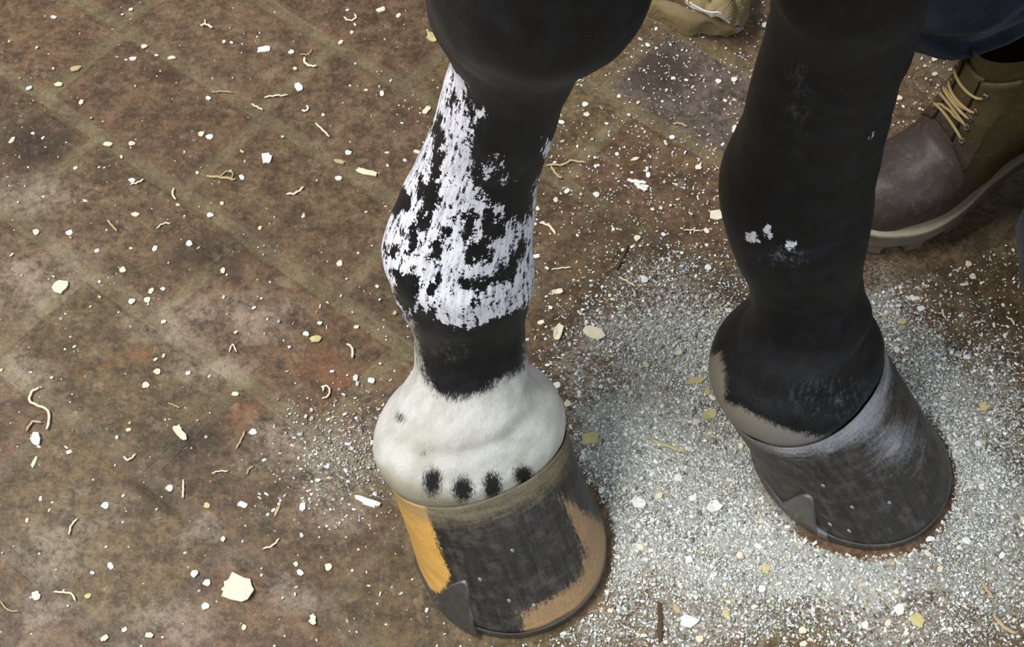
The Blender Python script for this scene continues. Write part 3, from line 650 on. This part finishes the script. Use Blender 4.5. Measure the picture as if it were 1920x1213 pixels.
# ------------------------------------------------------------------ crumpled brown paper
def paper():
    s = S('brown_paper', .75, .25); p = s.pos(); a = s.noise(p, 30, 4, .6); b = s.noise(p, 220, 3)
    c = s.mix(a, lin(128, 112, 80), lin(170, 152, 114)); c = s.mix(s.ma('MULTIPLY', b, .3), c, lin(110, 96, 78)); s.color(c); s.bump(a, .003, .5); return s.m
MAT_PAPER = paper(); MAT_PWHITE = plain('torn_white_ply', lin(214, 208, 200), .8, .2, .15, 120); MAT_FILM = plain('pale_plastic_film', lin(176, 178, 214), .3, .5, .2, 90)
pap = empty('paper_bag', uz(1310, 20)); tag(pap, 'crumpled brown paper bag with a torn white edge, on floor behind the horse', 'bag')
pinv = Matrix.Translation(-Vector(uz(1310, 20)))
def sheet(rows, name, mat, th=.0012, n=26, seed=0):
    G = np.array([[uz(*q) for q in r] for r in rows]); G = catmull(G, n); G = catmull(G.transpose(1, 0, 2), n).transpose(1, 0, 2)
    V = G.reshape(-1, 3).copy()
    for i in range(len(V)):
        v = V[i]; V[i][2] = max(.0012, v[2] + (abs(mnoise.noise(Vector((v[0] * 60 + seed, v[1] * 60, 0)))) - .15) * .014 + abs(mnoise.noise(Vector((v[0] * 140 + seed, v[1] * 140, 3)))) * .004)
    F = [(i * n + j, i * n + j + 1, (i + 1) * n + j + 1, (i + 1) * n + j) for i in range(n - 1) for j in range(n - 1)]
    o = link(name, mesh(name, V, F, False), mat); o.parent = pap; o.matrix_parent_inverse = pinv
    m = o.modifiers.new('ply', 'SOLIDIFY'); m.thickness = th; m.offset = 1; return o
sheet([[(1200, 22, .002), (1240, 42, .001), (1290, 66, .002), (1330, 67, .002), (1375, 70, .003)],
       [(1212, 8, .018), (1250, 25, .020), (1296, 40, .024), (1335, 50, .022), (1380, 60, .014)],
       [(1220, -2, .026), (1262, 6, .032), (1300, 20, .036), (1340, 30, .032), (1372, 42, .024)]], 'folded_panel', MAT_PAPER)
sheet([[(1290, 8, .040), (1318, 20, .041), (1345, 32, .040), (1366, 38, .036), (1384, 58, .020)],
       [(1284, -14, .044), (1325, -5, .046), (1360, 8, .044), (1390, 14, .036), (1398, 40, .018)],
       [(1280, -60, .030), (1325, -60, .036), (1370, -55, .032), (1400, -30, .024), (1404, 6, .010)]], 'back_panel', MAT_PAPER, seed=5)
sheet([[(1284, 2, .038), (1300, 14, .040), (1325, 26, .041), (1345, 33, .040), (1368, 42, .034)],
       [(1286, -2, .043), (1303, 9, .045), (1328, 21, .046), (1348, 29, .044), (1371, 38, .036)]], 'torn_edge', MAT_PWHITE, n=14)
sheet([[(1366, 66, .004), (1372, 69, .003), (1381, 69, .003), (1388, 63, .003)], [(1372, 60, .010), (1378, 62, .012), (1384, 60, .012), (1389, 58, .008)]], 'plastic_corner', MAT_FILM, n=8)

# ------------------------------------------------------------------ shavings, chips and fibres lying on the floor
def wood(name, a, b, rough=.75):
    s = S(name, rough, .25); p = s.pos(); n_ = s.noise(p, 190, 4, .65); s.color(s.mix(n_, a, b)); s.bump(n_, .0006, .5); return s.m
MW = {'cream': wood('cream_wood', lin(206, 192, 158), lin(246, 238, 214)), 'white': wood('white_horn', lin(206, 206, 204), lin(250, 250, 246)),
      'yellow': wood('yellow_wood', lin(178, 166, 112), lin(214, 204, 150)), 'tan': wood('tan_fibre', lin(158, 136, 100), lin(206, 186, 146)), 'brown': wood('brown_bark', lin(66, 50, 36), lin(96, 76, 54))}
def flake(lx, ly, seed, th=.0011, curl=.0):
    r = random.Random(seed); n = r.choice((10, 11, 12)) if lx > .005 else r.choice((5, 6, 7)); pts = []
    for i in range(n):
        a = 2 * math.pi * (i + r.uniform(-.25, .25)) / n; k = r.uniform(.68, 1.15)
        e = 1.25; pts.append((math.copysign(abs(math.cos(a)) ** (1 / e), math.cos(a)) * lx / 2 * k, math.copysign(abs(math.sin(a)) ** (1 / e), math.sin(a)) * ly / 2 * k))
    V, F = [], []
    for z in (0.0, th):
        for x, y in pts: V.append((x, y, z + curl * (abs(x) / (lx / 2)) ** 2 + r.uniform(0, .0002)))
    V.append((0, 0, th + .0003)); c = 2 * n
    F = [tuple(range(n))[::-1]] + [(i, (i + 1) % n, n + (i + 1) % n, n + i) for i in range(n)] + [(n + i, n + (i + 1) % n, c) for i in range(n)]
    return mesh('chip', V, F)
def at_floor(o, px, py, rot=0.0, z=0.0002):
    p = uz(px, py); o.location = (p[0], p[1], z); o.rotation_euler = (0, 0, rot)
M2 = 1 / 2500.0     # metres per picture pixel on the floor near the middle
def chip(name, px, py, wpx, hpx, rot, mat, label, group=None, curl=.0, th=.0012, cat='chip', z=.0004):
    k = depth(uz(px, py)) / FPX; o = link(name, flake(wpx * k, hpx * k * 1.12, int(px * 7 + py), th, curl), MW[mat]); at_floor(o, px, py, math.radians(rot), z)
    return tag(o, label, cat, group)
BIG = [
 (445, 1103, 60, 44, -20, 'cream', 'largest cream wood flake, alone on the brown floor at bottom left', .002),
 (115, 538, 32, 26, -25, 'cream', 'square cream wood chip on pale dusty patch at far left', .001),
 (338, 813, 16, 36, 38, 'cream', 'oblong cream wood chip left of the striped hoof', .001),
 (68, 826, 18, 30, 25, 'white', 'white wood flake under the curled fibre at left edge', .001),
 (65, 868, 9, 22, -15, 'cream', 'narrow cream chip just below the white flake at left edge', .0),
 (495, 94, 28, 13, 12, 'white', 'bright white oblong chip on upper left pavers', .0),
 (560, 165, 18, 20, 30, 'white', 'bright white tufted chip on upper floor left of the painted leg', .001),
 (500, 299, 22, 24, 10, 'white', 'bright white round chip at a paver joint left of painted leg', .001),
 (393, 258, 15, 12, 0, 'white', 'small bright white chip in the middle of an upper left paver', .0),
 (812, 73, 30, 18, -35, 'yellow', 'pale yellow chip beside the knee of the painted leg', .002),
 (799, 209, 12, 20, -30, 'cream', 'cream chip close to the painted cannon', .0),
 (690, 325, 44, 12, -18, 'cream', 'long cream chip with a tail left of painted fetlock', .001),
 (1341, 404, 28, 20, -8, 'cream', 'cream wood block touching the black fetlock', .0),
 (1113, 626, 40, 24, -15, 'cream', 'large cream flake between the two legs above the dust', .001),
 (1046, 624, 18, 30, -15, 'cream', 'cream flake beside the pastern of the painted leg', .002),
 (1196, 945, 26, 20, -30, 'white', 'white horn paring in the dust right of striped hoof', .001),
 (1338, 951, 30, 19, 30, 'white', 'white horn paring in the dust left of black hoof clip', .001),
 (1293, 1166, 38, 20, 0, 'white', 'white half-round paring at the bottom edge between hooves', .001),
 (1435, 1067, 16, 20, -8, 'yellow', 'yellow rectangular chip in the dust below the black hoof', .0),
 (1362, 1153, 15, 19, 10, 'yellow', 'yellow chip right of the white half-round paring', .0),
 (1268, 1143, 13, 18, 30, 'tan', 'tan chip just above the white half-round paring', .0),
 (1720, 1163, 30, 24, -40, 'yellow', 'dull yellow flake at bottom right beside a white chip', .001),
 (1685, 1144, 20, 22, 10, 'white', 'white chip beside the dull yellow flake at bottom right', .0),
 (1300, 716, 44, 14, 14, 'yellow', 'long pale yellow shaving in the dust left of the black heel', .001),
 (1326, 736, 14, 12, 30, 'yellow', 'small yellow chip under the long pale yellow shaving by black heel', .0),
 (1330, 779, 36, 18, 12, 'yellow', 'yellow splintered shaving beside the black hoof heel', .001),
 (1106, 823, 40, 24, 18, 'yellow', 'pale yellow shaving against the white coronet', .001),
 (1236, 930, 14, 10, 60, 'cream', 'cream chip in the dust midway between the hooves', .0),
 (1271, 897, 20, 15, -25, 'white', 'white chip amid the dust midway between the hooves', .0),
 (1298, 935, 17, 12, 0, 'white', 'white chip left of the horn paring by the black hoof', .0),
 (1812, 1015, 16, 14, 30, 'white', 'white chip at the dust edge right of black hoof toe', .0),
 (1743, 1012, 20, 10, 20, 'white', 'white sliver in front of the black hoof toe', .0),
 (1291, 1051, 18, 14, 0, 'white', 'white chip in the dust straight above the half-round paring', .0),
 (567, 951, 13, 19, -15, 'white', 'white chip left of the striped hoof, tallest of three in a row', .0),
 (519, 961, 9, 27, -12, 'tan', 'tan sliver, middle of three chips left of striped hoof', .0),
 (455, 947, 17, 12, -20, 'white', 'white wedge chip, leftmost of three chips left of striped hoof', .0),
 (389, 949, 14, 11, 30, 'yellow', 'yellowish chip beside a dark stain at lower left', .0),
 (475, 811, 16, 11, 20, 'white', 'white chip right of the oblong cream chip', .0),
 (592, 637, 24, 14, 20, 'yellow', 'yellow chip lying on rusty brown floor left of pastern', .0),
 (574, 627, 13, 10, 0, 'white', 'white chip touching a yellow chip left of the white pastern', .0),
 (690, 942, 52, 13, -22, 'white', 'long white shaving close to the left wall of striped hoof', .001),
 (697, 715, 14, 11, 0, 'white', 'white crumb beside the white coronet at left', .0),
 (715, 20, 18, 11, 20, 'cream', 'cream chip at the top edge left of the knee', .0),
 (66, 1117, 15, 15, 0, 'cream', 'cream chip at lower left next to a curved fibre', .0),
 (166, 1119, 14, 9, 15, 'yellow', 'yellow chip at lower left right of the curved fibre', .0),
 (1045, 548, 22, 10, 8, 'cream', 'cream chip right of the painted fetlock', .001),
 (1042, 725, 26, 12, 30, 'white', 'white shaving beside the white pastern at right', .001),
 (1208, 525, 15, 15, 20, 'white', 'white chip on brown floor left of black pastern', .0),
 (1691, 604, 17, 15, 30, 'yellow', 'yellow chip in the dust right of black pastern', .0),
 (1726, 580, 15, 11, 0, 'white', 'white chip below the boot sole, right of the black pastern', .0),
 (1715, 561, 18, 7, 0, 'white', 'white sliver above a white chip below boot sole', .0),
 (1806, 535, 18, 6, 5, 'cream', 'cream sliver on bare floor below the boot', .0),
 (1845, 762, 24, 16, 20, 'yellow', 'pale yellow chip at the right edge of the dust', .0),
 (250, 112, 14, 8, 10, 'white', 'white chip at a joint of upper left pavers', .0), (322, 110, 16, 8, 10, 'cream', 'cream chip beside the joint stain at upper left', .0),
 (110, 160, 16, 9, 20, 'cream', 'cream chip, left of two, on far upper left paver joint', .0), (142, 130, 24, 12, 25, 'tan', 'tan frayed chip on far upper left paver', .0), (203, 272, 18, 9, -10, 'cream', 'cream chip where two joints meet at left', .0),
 (23, 265, 8, 16, -15, 'cream', 'upright cream sliver near the left edge', .0), (254, 404, 16, 9, -10, 'cream', 'cream chip on a left paver below the joint crossing', .0),
 (635, 336, 14, 10, 20, 'white', 'white chip left of the long tailed chip', .0), (637, 305, 22, 9, -20, 'tan', 'tan chip lying in a paver joint left of painted leg', .0), (1205, 352, 22, 10, 10, 'white', 'white chip under the forked shaving between the legs', .0), (1260, 259, 12, 9, 0, 'white', 'white chip on the joint crossing between the legs', .0), (1190, 300, 20, 6, 20, 'cream', 'cream sliver above the forked shaving', .0),
]
for px, py, w_, h_, rot, mat, lab, curl in BIG: chip('horn_paring' if 'paring' in lab else 'wood_chip', px, py, w_, h_, rot, mat, lab, None, curl)

def fibre(name, pts, wid, mat, label, group=None, lift=.0016, cat='shaving'):
    """curled shaving: a thin ribbon through floor points given in picture pixels"""
    P = np.array([uz(x, y, .0012) for x, y in pts]); K = catmull(P, max(7, 3 * len(P))); c = P.mean(axis=0); c[2] = 0
    for i in range(len(K)): K[i][2] = .0008 + lift * abs(math.sin(i * 1.1 + pts[0][0]))
    k = depth(c) / FPX; o = strip(K - c, wid * k / 2, .0005, name, MW[mat], None); o.location = c; return tag(o, label, cat, group)
FIB = [
 ([(74, 727), (60, 735), (56, 752), (70, 760), (90, 770), (92, 790), (88, 806)], 5, 'cream', 'S-shaped cream fibre curl near the left edge'),
 ([(79, 793), (62, 791), (50, 808)], 5, 'tan', 'forked tan fibre under the S-shaped curl'),
 ([(388, 331), (415, 333), (442, 337)], 6, 'tan', 'straight tan splinter at a joint on the left pavers'),
 ([(412, 334), (425, 322), (437, 326), (434, 336)], 3, 'tan', 'tan looped fibre lying across the straight splinter'),
 ([(571, 108), (572, 118), (582, 124), (594, 124)], 5, 'cream', 'hooked cream fibre left of the knee, under a bent splinter'),
 ([(562, 103), (578, 102), (585, 94)], 3, 'tan', 'bent tan splinter above the hooked fibre'),
 ([(645, 33), (655, 39), (667, 35), (665, 26)], 4, 'cream', 'round cream fibre loop near the top left of the knee'),
 ([(376, 48), (386, 46), (399, 53)], 5, 'cream', 'forked cream splinter near the top edge at left'),
 ([(386, 47), (384, 38)], 3, 'cream', None),
 ([(496, 183), (515, 180), (540, 179)], 4, 'cream', 'straight cream splinter below the white tufted chip'),
 ([(397, 174), (415, 172), (436, 174)], 3, 'tan', 'thin tan splinter along a joint on upper left'),
 ([(472, 196), (484, 202), (493, 207)], 4, 'cream', 'short curved cream fibre beside the upper left joint'),
 ([(592, 232), (604, 243), (618, 257)], 4, 'cream', 'slanted cream splinter left of the painted cannon'),
 ([(566, 207), (572, 209), (578, 204), (575, 198)], 4, 'white', 'tiny white loop left of the painted cannon'),
 ([(537, 364), (553, 363), (570, 351)], 5, 'cream', 'V-shaped cream splinter on olive brown paver'),
 ([(245, 346), (258, 343), (270, 337)], 4, 'cream', 'short cream splinter left of the straight tan splinter'),
 ([(326, 353), (324, 365), (330, 375)], 4, 'cream', 'upright cream splinter above a joint crossing at left'),
 ([(201, 412), (209, 422), (220, 434)], 4, 'tan', 'bent tan splinter on a dark left paver'),
 ([(294, 429), (306, 420), (320, 419)], 3, 'cream', 'thin cream splinter on dark paver, right of the bent one'),
 ([(650, 645), (660, 652), (661, 672)], 5, 'cream', 'angled cream splinter left of the white pastern'),
 ([(604, 748), (616, 742), (617, 727), (608, 724), (606, 734)], 4, 'cream', 'curled cream fibre left of the white coronet'),
 ([(430, 660), (436, 646), (444, 661)], 3, 'cream', 'lambda-shaped cream fibre in pale dust at left'),
 ([(316, 756), (328, 761), (337, 765)], 3, 'tan', 'short tan splinter above the oblong chip'),
 ([(443, 842), (452, 825), (460, 808)], 4, 'tan', 'slanted tan splinter right of the oblong chip'),
 ([(232, 856), (240, 863), (255, 852)], 4, 'cream', 'small V fibre below and left of the oblong chip'),
 ([(344, 900), (344, 918), (343, 934)], 4, 'cream', 'upright cream splinter below the oblong chip'),
 ([(398, 888), (410, 884), (428, 884)], 3, 'cream', 'bent cream fibre above a yellowish chip'),
 ([(463, 890), (467, 880), (476, 874)], 4, 'tan', 'short tan curl above the white wedge chip'),
 ([(101, 1110), (118, 1111), (135, 1114), (142, 1127)], 4, 'cream', 'curved cream fibre at lower left'),
 ([(0, 1126), (16, 1144), (36, 1147)], 3, 'tan', 'long bent fibre at the bottom left corner'),
 ([(130, 1003), (134, 986), (146, 972)], 4, 'cream', 'bent cream splinter on dark floor at lower left'),
 ([(493, 1029), (510, 1024), (524, 1010)], 4, 'cream', 'curved cream splinter left of striped hoof clip'),
 ([(1024, 310), (1060, 308), (1068, 302), (1100, 306)], 5, 'tan', 'branching tan twig right of painted cannon'),
 ([(1033, 312), (1044, 328), (1054, 335)], 5, 'tan', None),
 ([(1176, 338), (1196, 341), (1212, 343)], 8, 'white', 'forked white shaving lying between the two legs'),
 ([(1190, 343), (1202, 352), (1213, 357)], 8, 'white', None),
 ([(1012, 418), (1030, 424), (1042, 440)], 5, 'cream', 'bent cream splinter right of the painted fetlock'),
 ([(1155, 505), (1166, 485), (1177, 460)], 6, 'brown', 'dark brown twig lying between the legs'),
 ([(1160, 520), (1176, 528), (1192, 538)], 4, 'cream', 'slanted cream splinter below the dark brown twig'),
 ([(1034, 506), (1055, 503), (1072, 502)], 3, 'cream', 'thin straight splinter right of painted fetlock'),
 ([(1282, 432), (1300, 432), (1314, 434)], 3, 'cream', 'thin straight splinter left of black fetlock'),
 ([(1219, 825), (1250, 836), (1288, 849)], 6, 'yellow', 'straight yellow straw in the dust between the hooves'),
 ([(1237, 1205), (1238, 1165), (1236, 1130)], 9, 'brown', 'dark upright bark splinter at bottom edge between hooves'),
 ([(1262, 232), (1275, 232), (1288, 238)], 4, 'tan', 'bent tan fibre on purplish-lit paver between legs'),
 ([(1862, 1153), (1885, 1178), (1905, 1188)], 8, 'tan', 'tan twig at the bottom right corner'),
 ([(1843, 1094), (1850, 1106), (1862, 1122)], 7, 'tan', 'short tan twig above the one in bottom right corner'),
 ([(1766, 580), (1768, 590), (1773, 598)], 4, 'cream', 'curved cream fibre below the boot sole'),
 ([(1886, 595), (1896, 600), (1902, 610)], 4, 'cream', 'curved cream fibre below the denim knee'),
]
def join_into(a, b):
    """second prong of a forked shaving becomes part of the same mesh"""
    off = b.location - a.location; V = [v.co.copy() for v in a.data.vertices] + [v.co + off for v in b.data.vertices]; n = len(a.data.vertices)
    F = [tuple(p.vertices) for p in a.data.polygons] + [tuple(i + n for i in p.vertices) for p in b.data.polygons]
    m = a.data.materials[0]; a.data = mesh('fibre_curl', V, F, True); a.data.materials.append(m); bpy.data.objects.remove(b)
for pts, w_, mat, lab in FIB:
    o = fibre('fibre_curl', pts, w_, mat, lab if lab else 'prong')
    if lab is None: join_into(last_fibre, o)
    else: last_fibre = o

# smaller chips that nothing tells apart
def inside(P):
    m = np.zeros(len(P), bool)
    for k, h in HOOF.items():
        d = P - h['G'][:2]; a = d @ h['F'][:2]; b = d @ h['S'][:2]; m |= (np.hypot(a / .072, b / .068) < 1)
    d = P - HEEL[:2]; a = d @ BD[:2]; b = d @ BS[:2]; m |= (a > -.01) & (a < .31) & (abs(b) < .06)
    return m
SM = {m: [flake(.0042 * k, .0030 * k, 900 + i, .0008) for i, k in enumerate((.8, 1.0, 1.25, 1.5))] for m in ('cream', 'white')}
for m in SM:
    for me in SM[m]: me.materials.append(MW[m])
made = 0
while made < 230:
    q = RNG.uniform([0, 0], [1920, 1213]); p = uz(*q)
    lim = .85 if q[0] > 1000 else .38
    if inside(p[None, :2])[0] or RNG.random() > lim: continue
    m = 'white' if RNG.random() < .5 else 'cream'; o = link('small_chip', SM[m][RNG.integers(4)], None)
    o.location = (p[0], p[1], .0006); o.rotation_euler = (RNG.normal(0, .1), RNG.normal(0, .1), RNG.uniform(0, 6.28))
    reg = ('on upper pavers left of the painted leg' if q[1] < 600 else 'on lower floor left of the striped hoof') if q[0] < 850 else ('on bare floor between the two legs' if q[1] < 620 else 'in the hoof dust between and below the hooves') if q[0] < 1600 else ('on the floor beside the boot' if q[1] < 600 else 'in the dust right of the black hoof')
    tag(o, 'small ' + m + ' wood chip lying ' + reg, 'chip', 'small ' + m + ' chips ' + reg); made += 1

# crumbs and hoof dust: nobody could count them
def crumbs(name, label, P, size, flat, cols, mat):
    n = len(P); T = np.array([(-1, -1, -1), (1, -1, -1), (1, 1, -1), (-1, 1, -1), (-1, -1, 1), (1, -1, 1), (1, 1, 1), (-1, 1, 1)], float) * .5
    Fq = np.array([(3, 2, 1, 0), (4, 5, 6, 7), (0, 1, 5, 4), (1, 2, 6, 5), (2, 3, 7, 6), (3, 0, 4, 7)])
    J = T[None] * RNG.uniform(.55, 1.2, (n, 8, 3)); J *= np.stack([size * RNG.uniform(.7, 1.7, n), size * RNG.uniform(.5, 1.1, n), size * flat * RNG.uniform(.6, 1.4, n)], 1)[:, None]
    a = RNG.uniform(0, 6.28, n); b = RNG.normal(0, .35, n)
    X = J[..., 0] * np.cos(b)[:, None] + J[..., 2] * np.sin(b)[:, None]; Z = -J[..., 0] * np.sin(b)[:, None] + J[..., 2] * np.cos(b)[:, None]; J = np.stack([X, J[..., 1], Z], -1)
    X = J[..., 0] * np.cos(a)[:, None] - J[..., 1] * np.sin(a)[:, None]; Y = J[..., 0] * np.sin(a)[:, None] + J[..., 1] * np.cos(a)[:, None]; Z = J[..., 2] - J[..., 2].min(1, keepdims=True)
    V = np.stack([X + P[:, :1], Y + P[:, 1:2], Z + P[:, 2:3]], -1).reshape(-1, 3)
    F = (Fq[None] + (np.arange(n) * 8)[:, None, None]).reshape(-1, 4)
    me = bpy.data.meshes.new(name); me.vertices.add(len(V)); me.vertices.foreach_set('co', V.astype(np.float32).ravel())
    me.loops.add(F.size); me.loops.foreach_set('vertex_index', F.astype(np.int32).ravel()); me.polygons.add(len(F))
    me.polygons.foreach_set('loop_start', np.arange(0, F.size, 4, dtype=np.int32)); me.update(calc_edges=True)
    pattr(me, 'tint', np.repeat(cols, 8, axis=0)); o = link(name, me, mat); return tag(o, label, 'debris', kind='stuff')
def crumb_mat():
    s = S('crumb_mix', .8, .2); s.color(s.attr('tint', 'Vector')); return s.m
MAT_CRUMB = crumb_mat()
def pick(n, pal, wt):
    pal = np.array([lin(*c)[:3] for c in pal]); c = pal[RNG.choice(len(pal), n, p=np.array(wt) / sum(wt))]; return c * RNG.uniform(.75, 1.2, (n, 1))
def rimmed(Q):
    m = np.zeros(len(Q), bool)
    for hk, (ra, rb, lim) in (('R', (.0745, .0695, -.015)), ('L', (.0735, .0725, -.045))):
        h = HOOF[hk]; d = Q - h['G'][:2]; a = d @ h['F'][:2]; b = d @ h['S'][:2]; m |= (np.hypot(a / ra, b / rb) < RNG.uniform(.96, 1.03, len(Q))) & (a > lim) & (RNG.random(len(Q)) < .9)
    return m
def sample(n, base, dk, lomin, lo=(-.72, .12), hi=(.72, 1.1)):
    out = []
    while sum(map(len, out)) < n:
        Q = RNG.uniform(lo, hi, (n, 2)); d = dust_field(Q)
        side = np.clip((Q[:, 0] + .12) / .25, lomin, 1) * np.clip(1.25 - (Q[:, 1] - .35) * 1.5, .35, 1) * np.clip((.72 - Q[:, 0]) / .25, 0, 1) * np.clip((Q[:, 0] + .72) / .22, 0, 1) * np.clip((1.1 - Q[:, 1]) / .2, 0, 1) * np.clip((Q[:, 1] - .12) / .12, 0, 1)
        keep = (RNG.random(n) < base * side + dk * d ** 1.35) & ~inside(Q) & ~rimmed(Q); out.append(Q[keep])
    Q = np.concatenate(out)[:n]; return np.column_stack([Q, np.zeros(n)])
P = sample(56000, .035, .8, .015)
crumbs('hoof_dust', 'pale grey hoof filings heaped around the black hoof', P, RNG.choice([.0008, .0012, .0017, .0025], len(P), p=[.40, .36, .19, .05]), .34,
       pick(len(P), [(206, 209, 206), (240, 241, 240), (180, 182, 177), (198, 197, 186), (140, 137, 128), (216, 211, 194)], [4, 3, 2.6, 1.5, .9, .9]), MAT_CRUMB)
P = sample(4600, .10, .05, .2)
crumbs('sawdust', 'fine cream sawdust crumbs strewn over the whole floor', P, RNG.choice([.0010, .0014, .0020, .0026], len(P), p=[.4, .35, .18, .07]), .5,
       pick(len(P), [(240, 232, 208), (250, 248, 240), (214, 196, 150), (190, 170, 130)], [3, 2.5, 1.5, 1]), MAT_CRUMB)
